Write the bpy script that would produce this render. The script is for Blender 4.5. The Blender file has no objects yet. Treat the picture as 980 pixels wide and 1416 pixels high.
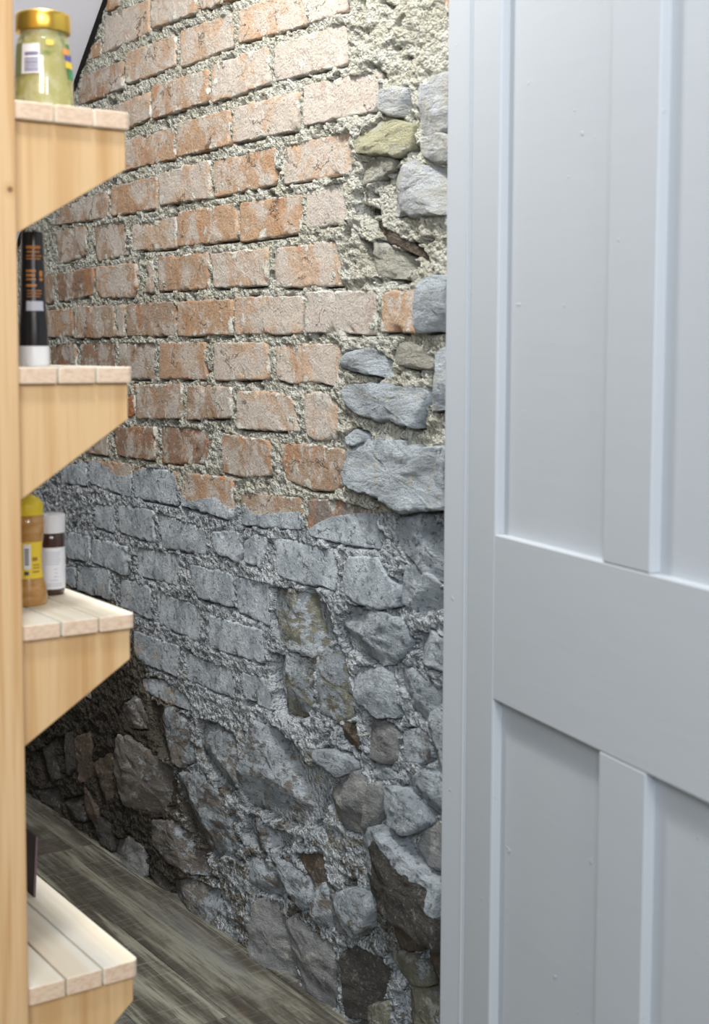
import bpy, math, random
import numpy as np
from mathutils import Matrix, Vector

# ------------------------------------------------------------------ camera
F, CX, CY, H = 1900.0, 490.0, 635.0, 1.17          # focal length in pixels of the 980x1416 frame, principal point, eye height


def cam_basis(yaw, pitch, roll):
    f = np.array([math.sin(yaw) * math.cos(pitch), math.cos(yaw) * math.cos(pitch), -math.sin(pitch)])
    r = np.array([math.cos(yaw), -math.sin(yaw), 0.0])
    u = np.cross(r, f)
    c, s = math.cos(roll), math.sin(roll)
    return r * c + u * s, u * c - r * s, f


RV, UV, FV = cam_basis(math.atan(1320 / math.hypot(1900, 150)), math.atan(150 / 1900), 0.0037)


def ray(x, y):
    return RV * (x - CX) / F - UV * (y - CY) / F + FV


def onX(x, y, X):
    d = ray(x, y); t = X / d[0]
    return d[1] * t, H + d[2] * t


def onY(x, y, Y):
    d = ray(x, y); t = Y / d[1]
    return d[0] * t, H + d[2] * t


def onZ(x, y, Z):
    d = ray(x, y); t = (Z - H) / d[2]
    return d[0] * t, d[1] * t


def proj(X, Y, Z):
    p = np.array([X, Y, Z - H])
    w = p @ FV
    return CX + F * (p @ RV) / w, CY - F * (p @ UV) / w


sc = bpy.context.scene
col = sc.collection
cam_data = bpy.data.cameras.new('camera')
cam = bpy.data.objects.new('camera', cam_data)
col.objects.link(cam)
M = Matrix((RV, UV, -FV)).transposed().to_4x4()
M.translation = Vector((0, 0, H))
cam.matrix_world = M
cam_data.sensor_fit = 'VERTICAL'
cam_data.sensor_height = 36.0
cam_data.sensor_width = 36.0 * 980 / 1416
cam_data.lens = F / 1416 * 36.0
cam_data.shift_y = -(708 - CY) / 1416
cam_data.clip_start = 0.05
cam_data.dof.use_dof = True
cam_data.dof.focus_distance = 2.6
cam_data.dof.aperture_fstop = cam_data.lens / 8.5
sc.camera = cam

# ------------------------------------------------------------------ light
world = bpy.data.worlds.new('world')
sc.world = world
world.use_nodes = True
world.node_tree.nodes['Background'].inputs[0].default_value = (0.80, 0.88, 1.0, 1)
world.node_tree.nodes['Background'].inputs[1].default_value = 0.20


def area(name, loc, target, size, power, color, size_y=None):
    d = bpy.data.lights.new(name, 'AREA')
    d.energy = power; d.color = color; d.size = size
    if size_y:
        d.shape = 'RECTANGLE'; d.size_y = size_y
    o = bpy.data.objects.new(name, d)
    o.location = loc
    o.rotation_euler = (Vector(target) - Vector(loc)).to_track_quat('-Z', 'Y').to_euler()
    col.objects.link(o)
    return o


area('pantry_lamp', (0.78, 1.90, 2.43), (0.86, 1.92, 0.0), 0.14, 17.5, (1.0, 0.975, 0.93))
area('room_window_light', (-0.8, -0.8, 2.1), (1.1, 1.9, 0.9), 0.9, 37.0, (0.86, 0.93, 1.0))
area('overhead_fill', (0.35, 0.75, 2.75), (0.7, 1.3, 0.9), 0.30, 12.0, (0.97, 0.98, 1.0))  # added overhead fill to bring out relief and lift the slat tops
area('warm_front_fill', (0.15, -1.3, 1.9), (1.0, 1.4, 1.0), 0.5, 14.0, (1.0, 0.90, 0.86))  # added warm fill behind the camera, brightens the door reveals

sc.view_settings.view_transform = 'Standard'
sc.view_settings.look = 'None'
sc.view_settings.gamma = 1.0
sc.view_settings.use_curve_mapping = False
sc.view_settings.exposure = 0.45

random.seed(7)
rng = np.random.default_rng(11)

# ------------------------------------------------------------------ numpy noise


def _hash(ix, iy, seed):
    n = (ix.astype(np.int64) * 374761393 + iy.astype(np.int64) * 668265263 + seed * 974634777) & 0x7fffffff
    n = ((n ^ (n >> 13)) * 1274126177) & 0x7fffffff
    return ((n ^ (n >> 16)) & 0xffff) / 65535.0


def perlin(x, y, seed=0):
    x = np.asarray(x, float); y = np.asarray(y, float)
    x0 = np.floor(x); y0 = np.floor(y)
    fx = x - x0; fy = y - y0
    u = fx * fx * fx * (fx * (fx * 6 - 15) + 10); v = fy * fy * fy * (fy * (fy * 6 - 15) + 10)

    def g(dx, dy):
        a = _hash(x0 + dx, y0 + dy, seed) * 2 * math.pi
        return np.cos(a) * (fx - dx) + np.sin(a) * (fy - dy)
    a = g(0, 0); b = g(1, 0); c = g(0, 1); d = g(1, 1)
    return ((a + (b - a) * u) * (1 - v) + (c + (d - c) * u) * v) * 1.4


def fbm(x, y, seed=0, octaves=4, gain=0.5):
    s = 0; a = 1; t = 0; f = 1
    for i in range(octaves):
        s = s + a * perlin(x * f, y * f, seed + i * 17); t += a
        a *= gain; f *= 2.03
    return s / t


def ridged(x, y, seed=0, octaves=4):
    s = 0; a = 1; t = 0; f = 1
    for i in range(octaves):
        s = s + a * (1 - 2 * np.abs(perlin(x * f, y * f, seed + i * 13))); t += a
        a *= 0.5; f *= 2.1
    return s / t


def sstep(a, b, x):
    t = np.clip((x - a) / (b - a), 0, 1)
    return t * t * (3 - 2 * t)


# ------------------------------------------------------------------ node helpers
class NT:
    def __init__(self, name):
        self.m = bpy.data.materials.new(name)
        self.m.use_nodes = True
        self.t = self.m.node_tree
        self.t.nodes.clear()
        self.out = self.n('ShaderNodeOutputMaterial')
        self.b = self.n('ShaderNodeBsdfPrincipled')
        self.link(self.b.outputs[0], self.out.inputs[0])

    def n(self, kind, **kw):
        nd = self.t.nodes.new(kind)
        for k, v in kw.items():
            setattr(nd, k, v)
        return nd

    def link(self, a, b):
        self.t.links.new(a, b)

    def put(self, sock, v):
        if hasattr(v, 'is_output'):
            self.link(v, sock)
        elif isinstance(v, (tuple, list)) and len(v) == 3 and sock.type == 'RGBA':
            sock.default_value = (*v, 1)
        else:
            sock.default_value = v

    def attr(self, name, out='Fac'):
        return self.n('ShaderNodeAttribute', attribute_name=name).outputs[out]

    def coords(self, kind='Object', scale=(1, 1, 1), offset=None):
        if kind == 'Position':
            src = self.n('ShaderNodeNewGeometry').outputs['Position']
        else:
            src = self.n('ShaderNodeTexCoord').outputs[kind]
        mp = self.n('ShaderNodeMapping')
        self.link(src, mp.inputs[0])
        mp.inputs['Scale'].default_value = scale
        if offset is not None:
            self.put(mp.inputs['Location'], offset)
        return mp.outputs[0]

    def noise(self, vec, scale, detail=4, rough=0.55, dist=0.0):
        nd = self.n('ShaderNodeTexNoise')
        self.link(vec, nd.inputs['Vector'])
        nd.inputs['Scale'].default_value = scale
        nd.inputs['Detail'].default_value = detail
        nd.inputs['Roughness'].default_value = rough
        nd.inputs['Distortion'].default_value = dist
        return nd.outputs[0]

    def voro(self, vec, scale, feature='F1', out='Distance'):
        nd = self.n('ShaderNodeTexVoronoi', feature=feature)
        self.link(vec, nd.inputs['Vector'])
        nd.inputs['Scale'].default_value = scale
        return nd.outputs[out]

    def math(self, op, a, b=0.0, c=0.0):
        nd = self.n('ShaderNodeMath', operation=op)
        for i, v in enumerate((a, b, c)):
            self.put(nd.inputs[i], v)
        return nd.outputs[0]

    def smooth(self, x, lo, hi, to0=0.0, to1=1.0):
        nd = self.n('ShaderNodeMapRange', interpolation_type='SMOOTHSTEP')
        self.put(nd.inputs[0], x); self.put(nd.inputs[1], lo); self.put(nd.inputs[2], hi)
        nd.inputs[3].default_value = to0; nd.inputs[4].default_value = to1
        return nd.outputs[0]

    def mix(self, fac, a, b, blend='MIX'):
        nd = self.n('ShaderNodeMix', data_type='RGBA', blend_type=blend)
        self.put(nd.inputs[0], fac); self.put(nd.inputs[6], a); self.put(nd.inputs[7], b)
        return nd.outputs[2]

    def bump(self, height, strength, dist, normal=None):
        nd = self.n('ShaderNodeBump')
        nd.inputs['Strength'].default_value = strength
        nd.inputs['Distance'].default_value = dist
        self.link(height, nd.inputs['Height'])
        if normal is not None:
            self.link(normal, nd.inputs['Normal'])
        return nd.outputs[0]

    def finish(self, color=None, rough=None, normal=None, **kw):
        if color is not None: self.put(self.b.inputs['Base Color'], color)
        if rough is not None: self.put(self.b.inputs['Roughness'], rough)
        if normal is not None: self.link(normal, self.b.inputs['Normal'])
        for k, v in kw.items():
            self.put(self.b.inputs[k.replace('_', ' ')], v)
        return self.m


def plain(name, color, rough=0.5, **kw):
    t = NT(name)
    return t.finish(color, rough, **kw)


# ------------------------------------------------------------------ masonry materials
PAINT_HI = (0.69, 0.76, 0.81)
PAINT_LO = (0.42, 0.475, 0.515)
MORTAR = (0.80, 0.80, 0.72)


def paint_layers(t, base, pos, lo=PAINT_LO, hi=PAINT_HI):
    """old blue-grey limewash over whatever is below it: worn, stained, broken at its edge"""
    p = t.attr('paint')
    n1 = t.noise(pos, 15.0, 7, 0.68)
    n2 = t.noise(pos, 85.0, 5, 0.72)
    n3 = t.noise(pos, 48.0, 6, 0.75)
    pc = t.mix(t.smooth(n1, 0.40, 0.62), lo, hi)
    pc = t.mix(t.smooth(n2, 0.52, 0.66, 0.0, 0.75), pc, (0.12, 0.12, 0.115))
    pc = t.mix(t.smooth(n3, 0.54, 0.66, 0.0, 0.8), pc, (0.76, 0.80, 0.82))
    wear_shade = t.attr('wear_shade')
    strat = t.coords('Position', scale=(1, 0.5, 1.4))
    n4 = t.math('ADD', t.math('MULTIPLY', t.noise(pos, 14.0, 6, 0.68, 0.6), 0.5), t.math('MULTIPLY', t.noise(strat, 46.0, 6, 0.72, 0.4), 0.5))
    # the wear attribute says how much of the wash has gone from this piece, plus the far corner's painted shade
    gone = t.smooth(t.math('ADD', n4, t.math('MULTIPLY', wear_shade, 0.36)), 0.60, 0.66)
    keep = t.math('MULTIPLY', t.smooth(t.math('ADD', p, t.math('MULTIPLY', t.math('SUBTRACT', n2, 0.5), 0.35)), 0.46, 0.54),
                  t.math('SUBTRACT', 1.0, gone))
    return t.mix(keep, base, pc), keep


def brick_material():
    t = NT('old_brick')
    rnd = t.n('ShaderNodeObjectInfo').outputs['Random']
    off = t.n('ShaderNodeCombineXYZ')
    for i in range(3):
        t.link(t.math('MULTIPLY', rnd, 37.0 + 11 * i), off.inputs[i])
    pos = t.coords('Position', offset=off.outputs[0])
    wpos = t.coords('Position')
    streak = t.coords('Position', scale=(1, 1, 0.28), offset=off.outputs[0])
    tint = t.attr('tint', 'Color')
    pale = t.attr('pale')
    n1 = t.noise(streak, 22.0, 5, 0.6, 0.4)
    n2 = t.noise(pos, 13.0, 5, 0.6, 0.5)
    n3 = t.noise(pos, 160.0, 3, 0.6)
    edge = t.attr('edge')
    hot = t.math('ADD', n1, t.math('MULTIPLY', t.math('SUBTRACT', 0.45, pale), 0.22))
    hot = t.math('ADD', hot, t.math('MULTIPLY', edge, 0.05))
    c = t.mix(t.smooth(hot, 0.51, 0.70, 0.0, 0.8), tint, (0.52, 0.255, 0.12))
    grey = t.math('ADD', n2, t.math('MULTIPLY', t.math('SUBTRACT', pale, 0.5), 0.30))
    grey = t.math('ADD', grey, t.math('MULTIPLY', t.math('SUBTRACT', t.noise(pos, 85.0, 5, 0.7), 0.5), 0.30))
    grey = t.math('SUBTRACT', grey, t.math('MULTIPLY', edge, 0.10))
    c = t.mix(t.smooth(grey, 0.43, 0.56, 0.0, 0.85), c, (0.66, 0.60, 0.53))
    n5 = t.noise(pos, 42.0, 6, 0.7)
    c = t.mix(t.smooth(n5, 0.54, 0.70, 0.0, 0.6), c, (0.76, 0.73, 0.67))
    c = t.mix(t.smooth(n3, 0.55, 0.68, 0.0, 0.4), c, (0.24, 0.18, 0.14))
    smear = t.smooth(t.math('ADD', t.noise(wpos, 30.0, 6, 0.7), t.math('MULTIPLY', edge, 0.12)), 0.60, 0.68)
    c = t.mix(t.math('MULTIPLY', smear, 0.85), c, MORTAR)
    c, keep = paint_layers(t, c, wpos)
    v = t.math('SUBTRACT', 0.2, t.voro(pos, 230.0))
    hgt = t.math('ADD', t.noise(pos, 240.0, 5, 0.7), t.math('MULTIPLY', t.noise(pos, 45.0, 5, 0.6), 1.4))
    hgt = t.math('ADD', hgt, t.math('MULTIPLY', smear, 0.5))
    hgt = t.math('ADD', hgt, t.math('MULTIPLY', keep, 0.25))
    # hairline cracks
    wob = t.n('ShaderNodeVectorMath', operation='ADD')
    t.link(t.coords('Position', scale=(1, 0.6, 1.3), offset=off.outputs[0]), wob.inputs[0])
    wn = t.n('ShaderNodeCombineXYZ')
    for i in range(3):
        t.link(t.math('MULTIPLY', t.noise(pos, 34.0 + 7 * i, 4, 0.65), 0.045), wn.inputs[i])
    t.link(wn.outputs[0], wob.inputs[1])
    cr = t.voro(wob.outputs[0], 11.0, 'DISTANCE_TO_EDGE')
    crack = t.math('MULTIPLY', t.smooth(cr, 0.0, 0.018, 1.0, 0.0), t.smooth(t.noise(pos, 15.0, 3), 0.55, 0.61))
    hgt = t.math('SUBTRACT', hgt, t.math('MULTIPLY', crack, 1.4))
    c = t.mix(t.math('MULTIPLY', crack, 0.6), c, (0.10, 0.07, 0.05))
    return t.finish(c, 0.92, t.bump(hgt, 0.9, 0.005), Specular_IOR_Level=0.2)


def stone_material():
    t = NT('rubble_stone')
    pos = t.coords('Position')
    strat = t.coords('Position', scale=(1, 0.45, 1.6))
    tint = t.attr('tint', 'Color')
    pale = t.attr('pale')
    n1 = t.noise(strat, 18.0, 6, 0.65, 0.5)
    c = t.mix(t.smooth(n1, 0.40, 0.68), tint, t.mix(0.55, tint, (0.10, 0.09, 0.08)))
    n2 = t.noise(pos, 120.0, 4, 0.7)
    c = t.mix(t.smooth(n2, 0.52, 0.72, 0.0, 0.5), c, t.mix(0.5, tint, (0.75, 0.76, 0.74)))
    n3 = t.noise(pos, 26.0, 6, 0.7, 0.4)
    c = t.mix(t.math('MULTIPLY', t.smooth(t.math('ADD', n3, t.math('MULTIPLY', pale, 0.3)), 0.60, 0.70), 0.8), c, (0.62, 0.62, 0.56))
    c, keep = paint_layers(t, c, pos)
    hgt = t.math('ADD', t.math('MULTIPLY', t.noise(strat, 60.0, 7, 0.72, 0.3), 2.2), t.noise(pos, 230.0, 4, 0.7))
    hgt = t.math('ADD', hgt, t.math('MULTIPLY', keep, 0.4))
    return t.finish(c, 0.9, t.bump(hgt, 1.0, 0.008), Specular_IOR_Level=0.25)


def mortar_material():
    t = NT('lime_mortar')
    pos = t.coords('Position')
    n1 = t.noise(pos, 20.0, 6, 0.65)
    n2 = t.noise(pos, 190.0, 4, 0.75)
    c = t.mix(t.smooth(n1, 0.35, 0.68), (0.66, 0.64, 0.52), MORTAR)
    c = t.mix(t.smooth(n2, 0.54, 0.70, 0.0, 0.55), c, (0.36, 0.33, 0.26))
    c = t.mix(t.smooth(t.noise(pos, 31.0, 5, 0.6), 0.64, 0.72, 0.0, 0.7), c, (0.30, 0.19, 0.10))
    c = t.mix(t.smooth(t.attr('wear_shade'), 0.10, 0.32), c, (0.20, 0.18, 0.145))
    c = t.mix(t.smooth(t.attr('wear_shade'), 0.50, 0.85), c, (0.085, 0.075, 0.06))  # near-black mortar in the far corner: its shade painted in
    c, keep = paint_layers(t, c, pos, (0.50, 0.545, 0.575), (0.76, 0.81, 0.84))
    v = t.voro(pos, 120.0)
    v2 = t.voro(pos, 260.0)
    hgt = t.math('ADD', t.math('MULTIPLY', v, -2.2), t.math('MULTIPLY', v2, -1.2))
    hgt = t.math('ADD', hgt, t.math('MULTIPLY', t.noise(pos, 70.0, 7, 0.75), 2.4))
    return t.finish(c, 0.95, t.bump(hgt, 1.0, 0.006), Specular_IOR_Level=0.15)


MAT_BRICK, MAT_STONE, MAT_MORTAR = brick_material(), stone_material(), mortar_material()

# ------------------------------------------------------------------ object helpers


def link(name, me, parent=None, mat=None):
    o = bpy.data.objects.new(name, me)
    col.objects.link(o)
    if mat is not None:
        me.materials.append(mat)
    if parent is not None:
        o.parent = parent
    return o


def mesh(name, v, f, smooth=False):
    me = bpy.data.meshes.new(name)
    me.from_pydata([tuple(p) for p in v], [], f)
    me.update()
    if smooth:
        me.polygons.foreach_set('use_smooth', [True] * len(me.polygons))
    return me


def tag(o, label=None, cat=None, group=None, kind=None):
    if label: o['label'] = label
    if cat: o['category'] = cat
    if group: o['group'] = group
    if kind: o['kind'] = kind
    return o


def empty(name, loc=(0, 0, 0), rz=0.0):
    o = bpy.data.objects.new(name, None)
    o.empty_display_size = 0.05
    o.location = loc
    o.rotation_euler = (0, 0, rz)
    col.objects.link(o)
    return o


def box(name, x0, x1, y0, y1, z0, z1, mat, parent=None, bevel=0.0, seg=2):
    v = [(x, y, z) for x in (x0, x1) for y in (y0, y1) for z in (z0, z1)]
    f = [(0, 1, 3, 2), (4, 6, 7, 5), (0, 4, 5, 1), (2, 3, 7, 6), (0, 2, 6, 4), (1, 5, 7, 3)]
    o = link(name, mesh(name, v, f), parent, mat)
    if bevel:
        md = o.modifiers.new('bevel', 'BEVEL')
        md.width = bevel; md.segments = seg
    return o


def prism(name, pts, axis, a0, a1, mat, parent=None, bevel=0.0, seg=2):
    """extrude a polygon given in the other two axes along axis ('x', 'y' or 'z')"""
    n = len(pts)

    def P(p, a):
        return {'x': (a, p[0], p[1]), 'y': (p[0], a, p[1]), 'z': (p[0], p[1], a)}[axis]
    v = [P(p, a0) for p in pts] + [P(p, a1) for p in pts]
    f = [tuple(range(n)), tuple(range(2 * n - 1, n - 1, -1))] + [(i, i + n, (i + 1) % n + n, (i + 1) % n) for i in range(n)]
    me = mesh(name, v, f)
    import bmesh
    bm = bmesh.new(); bm.from_mesh(me); bmesh.ops.recalc_face_normals(bm, faces=bm.faces); bm.to_mesh(me); bm.free()
    o = link(name, me, parent, mat)
    if bevel:
        md = o.modifiers.new('bevel', 'BEVEL')
        md.width = bevel; md.segments = seg; md.limit_method = 'ANGLE'; md.angle_limit = math.radians(35)
    return o


def lathe(name, prof, mat, parent=None, n=48, cap0=True, cap1=True, squash=1.0):
    v = []; f = []
    for r, z in prof:
        for i in range(n):
            a = 2 * math.pi * i / n
            v.append((r * math.cos(a) * squash, r * math.sin(a), z))
    for k in range(len(prof) - 1):
        for i in range(n):
            j = (i + 1) % n
            f.append((k * n + i, k * n + j, (k + 1) * n + j, (k + 1) * n + i))
    if cap0: f.append(tuple(range(n - 1, -1, -1)))
    if cap1: f.append(tuple(range((len(prof) - 1) * n, len(prof) * n)))
    me = mesh(name, v, f, True)
    o = link(name, me, parent, mat)
    md = o.modifiers.new('split', 'EDGE_SPLIT'); md.split_angle = math.radians(45)
    return o


def patch(name, prof, a0, a1, z0, z1, mat, parent, lift=0.0006, n=10):
    """a print or paper label lying on the curved wall of a lathed body: prof gives radius by height"""
    zs = np.linspace(z0, z1, 8)
    rs = np.interp(zs, [p[1] for p in prof], [p[0] for p in prof]) + lift
    v = []; f = []
    for z, r in zip(zs, rs):
        for i in range(n + 1):
            a = a0 + (a1 - a0) * i / n
            v.append((r * math.cos(a), r * math.sin(a), z))
    w = n + 1
    for k in range(len(zs) - 1):
        for i in range(n):
            f.append((k * w + i, k * w + i + 1, (k + 1) * w + i + 1, (k + 1) * w + i))
    return link(name, mesh(name, v, f, True), parent, mat)


# ------------------------------------------------------------------ the masonry wall on the plane X = WX
WX = 1.325
PAINT_LINE = [(-200, 720), (40, 690), (85, 648), (100, 642), (123, 638), (135, 638), (150, 647), (160, 657), (175, 659), (190, 650), (205, 645),
              (225, 646), (240, 654), (247, 680), (262, 694), (280, 690), (300, 687), (310, 698), (322, 704), (332, 697), (342, 702), (348, 711),
              (370, 711), (415, 707), (427, 733), (438, 725), (455, 716), (475, 712), (500, 709), (520, 712), (545, 706), (580, 700), (640, 690), (900, 690)]
_pl = sorted(onX(x, y, WX) for x, y in PAINT_LINE)
PLY = np.array([p[0] for p in _pl]); PLZ = np.array([p[1] for p in _pl])


def paint_value(Y, Z):
    d = np.interp(Y, PLY, PLZ) - Z
    return np.clip(0.5 + d / 0.02, 0, 1)


def wear_shade_value(Y, Z):
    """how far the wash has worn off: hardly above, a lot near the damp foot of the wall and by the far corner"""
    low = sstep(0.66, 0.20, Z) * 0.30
    far = sstep(2.40, 3.0, Y + 0.35 * (0.4 - Z)) * sstep(0.75, 0.45, Z) * 0.8  # far low corner: its shade is carried by the colour mask
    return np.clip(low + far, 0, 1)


# every brick and stone: code, corners in the photograph's pixels (cast onto the wall plane)
BR = {  # code: (tint, pale)
    'o': ((0.55, 0.365, 0.235), 0.46), 'p': ((0.62, 0.45, 0.32), 0.62), 'b': ((0.46, 0.335, 0.24), 0.50),
    'k': ((0.35, 0.235, 0.165), 0.30), 'r': ((0.50, 0.15, 0.05), 0.1), 'w': ((0.58, 0.47, 0.40), 0.95), 'g': ((0.27, 0.23, 0.20), 0.3)}
ST = {  # code: tint, painted whatever the height, wear, pale
    's': ((0.30, 0.30, 0.29), 1, 0.0, 0.1), 'w': ((0.74, 0.77, 0.79), 0, 0.0, 0.5), 'u': ((0.66, 0.73, 0.78), 0, 0.0, 0.2),
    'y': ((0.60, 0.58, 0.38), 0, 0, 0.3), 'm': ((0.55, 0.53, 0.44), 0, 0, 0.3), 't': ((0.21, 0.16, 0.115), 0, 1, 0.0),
    'd': ((0.12, 0.112, 0.10), 0, 1, 0.0), 'l': ((0.34, 0.33, 0.25), 1, 0.35, 0.25), 'h': ((0.40, 0.41, 0.41), 0, 1, 0.15),  # d and t are dark stones, deepened further for the far corner's shade
    'n': ((0.30, 0.27, 0.24), 1, 0.12, 0.1)}
BRICKS = """
o 150 -12 165 -18 164 8 147 16
p 210 -25 271 -45 271 18 210 40
o 277 -55 330 -75 330 -3 277 15
p 145 24 206 -2 206 45 142 74
o 127 62 140 52 139 77 121 84
p 329 14 423 -22 422 35 328 60
w 427 -30 484 -50 482 15 427 33
p 173 73 242 48 242 92 173 116
b 110 108 170 84 170 122 108 146
p 247 42 321 17 321 64 247 93
o 211 120 288 96 288 141 211 165
p 150 150 208 126 208 163 150 188
p 294 90 371 64 371 116 294 143
w 380 63 481 31 481 88 380 113
o 169 196 239 175 240 219 169 237
o 243 171 319 151 317 200 243 218
p 323 149 413 127 412 180 321 198
w 421 118 524 98 525 118 518 153 420 175
o 152 258 217 243 216 288 153 299
p 220 241 290 221 290 274 220 284
o 293 224 381 204 379 255 293 273
p 389 205 440 190 486 182 485 239 389 255
b 90 285 148 263 148 301 75 312
b 76 318 117 312 118 352 82 365
b 128 313 170 306 173 352 132 362
p 180 312 243 299 243 343 182 347
o 245 294 326 280 327 331 245 341
o 330 280 417 268 417 321 330 335
w 422 265 478 251 480 308 421 316
k 77 378 129 370 128 408 90 416 80 416
o 132 369 188 364 190 395 184 411 140 412 133 400
b 60 382 74 380 73 418 60 420
o 217 355 288 349 287 400 217 402
p 291 351 371 343 370 395 295 398
b 203 362 213 360 212 405 203 405
p 381 343 462 333 472 345 474 395 381 398
o 64 430 101 426 102 465 66 467
b 104 424 157 423 158 466 104 468
p 160 424 172 420 171 464 160 466
b 174 420 240 417 242 464 174 465
o 246 417 321 414 321 463 246 465
p 324 412 419 409 417 461 325 463
w 423 404 524 402 522 462 423 460
o 534 405 584 398 582 461 531 459
k 69 477 104 476 106 520 69 520
k 110 476 158 474 160 522 110 522
b 163 475 212 475 213 525 164 523
o 221 474 282 473 283 525 222 524
p 295 474 370 474 371 525 297 526
p 377 477 471 475 470 520 466 535 440 528 400 531 379 524
b 191 533 252 530 251 579 190 579
b 259 534 320 535 321 577 258 581
p 329 541 370 541 403 549 413 597 329 593
p 420 545 440 541 458 546 471 572 464 608 440 608 424 602
r 177 550 186 548 187 573 178 577
r 183 531 190 532 190 542 184 542
b 125 594 149 597 148 630 118 626
k 155 591 216 590 215 637 162 630
k 222 590 286 595 288 620 281 642 222 641
b 305 599 373 609 373 658 340 660 307 654
b 385 614 430 614 477 622 476 668 464 680 430 677 395 664
o 252 653 322 662 322 720 250 699
b 330 682 418 688 418 733 331 726
g 426 690 470 692 522 706 530 735 526 760 480 754 427 741
o 125 636 181 642 181 689 125 668
o 184 645 243 652 246 700 184 688
b 85 645 119 640 119 672 90 668
b 131 698 158 700 159 738 131 728
b 163 698 212 705 214 752 165 736
b 217 709 283 731 287 768 223 757
o 293 735 330 735 338 765 330 778 300 766
b 337 750 350 740 370 742 368 757 360 785 338 778
b 379 746 400 745 432 755 464 760 470 790 462 818 440 808 432 812 405 803 383 796
b 482 775 500 768 530 773 545 800 560 812 555 838 530 842 495 830 482 820
b 92 735 124 742 126 777 92 772
b 128 745 177 756 176 797 128 777
b 187 757 247 768 245 812 190 795
b 91 783 104 785 104 815 91 805
b 107 782 152 787 153 830 107 816
b 167 800 208 812 210 858 165 838
b 213 817 277 840 274 888 219 864
b 262 780 322 794 323 840 274 826
b 325 797 371 808 371 867 328 845
b 288 850 364 872 366 918 290 896
b 187 872 247 893 247 937 188 912
b 256 903 321 928 321 967 256 940
b 334 930 374 940 376 985 335 962
b 195 938 225 940 257 962 266 985 228 972 198 955
"""
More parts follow.
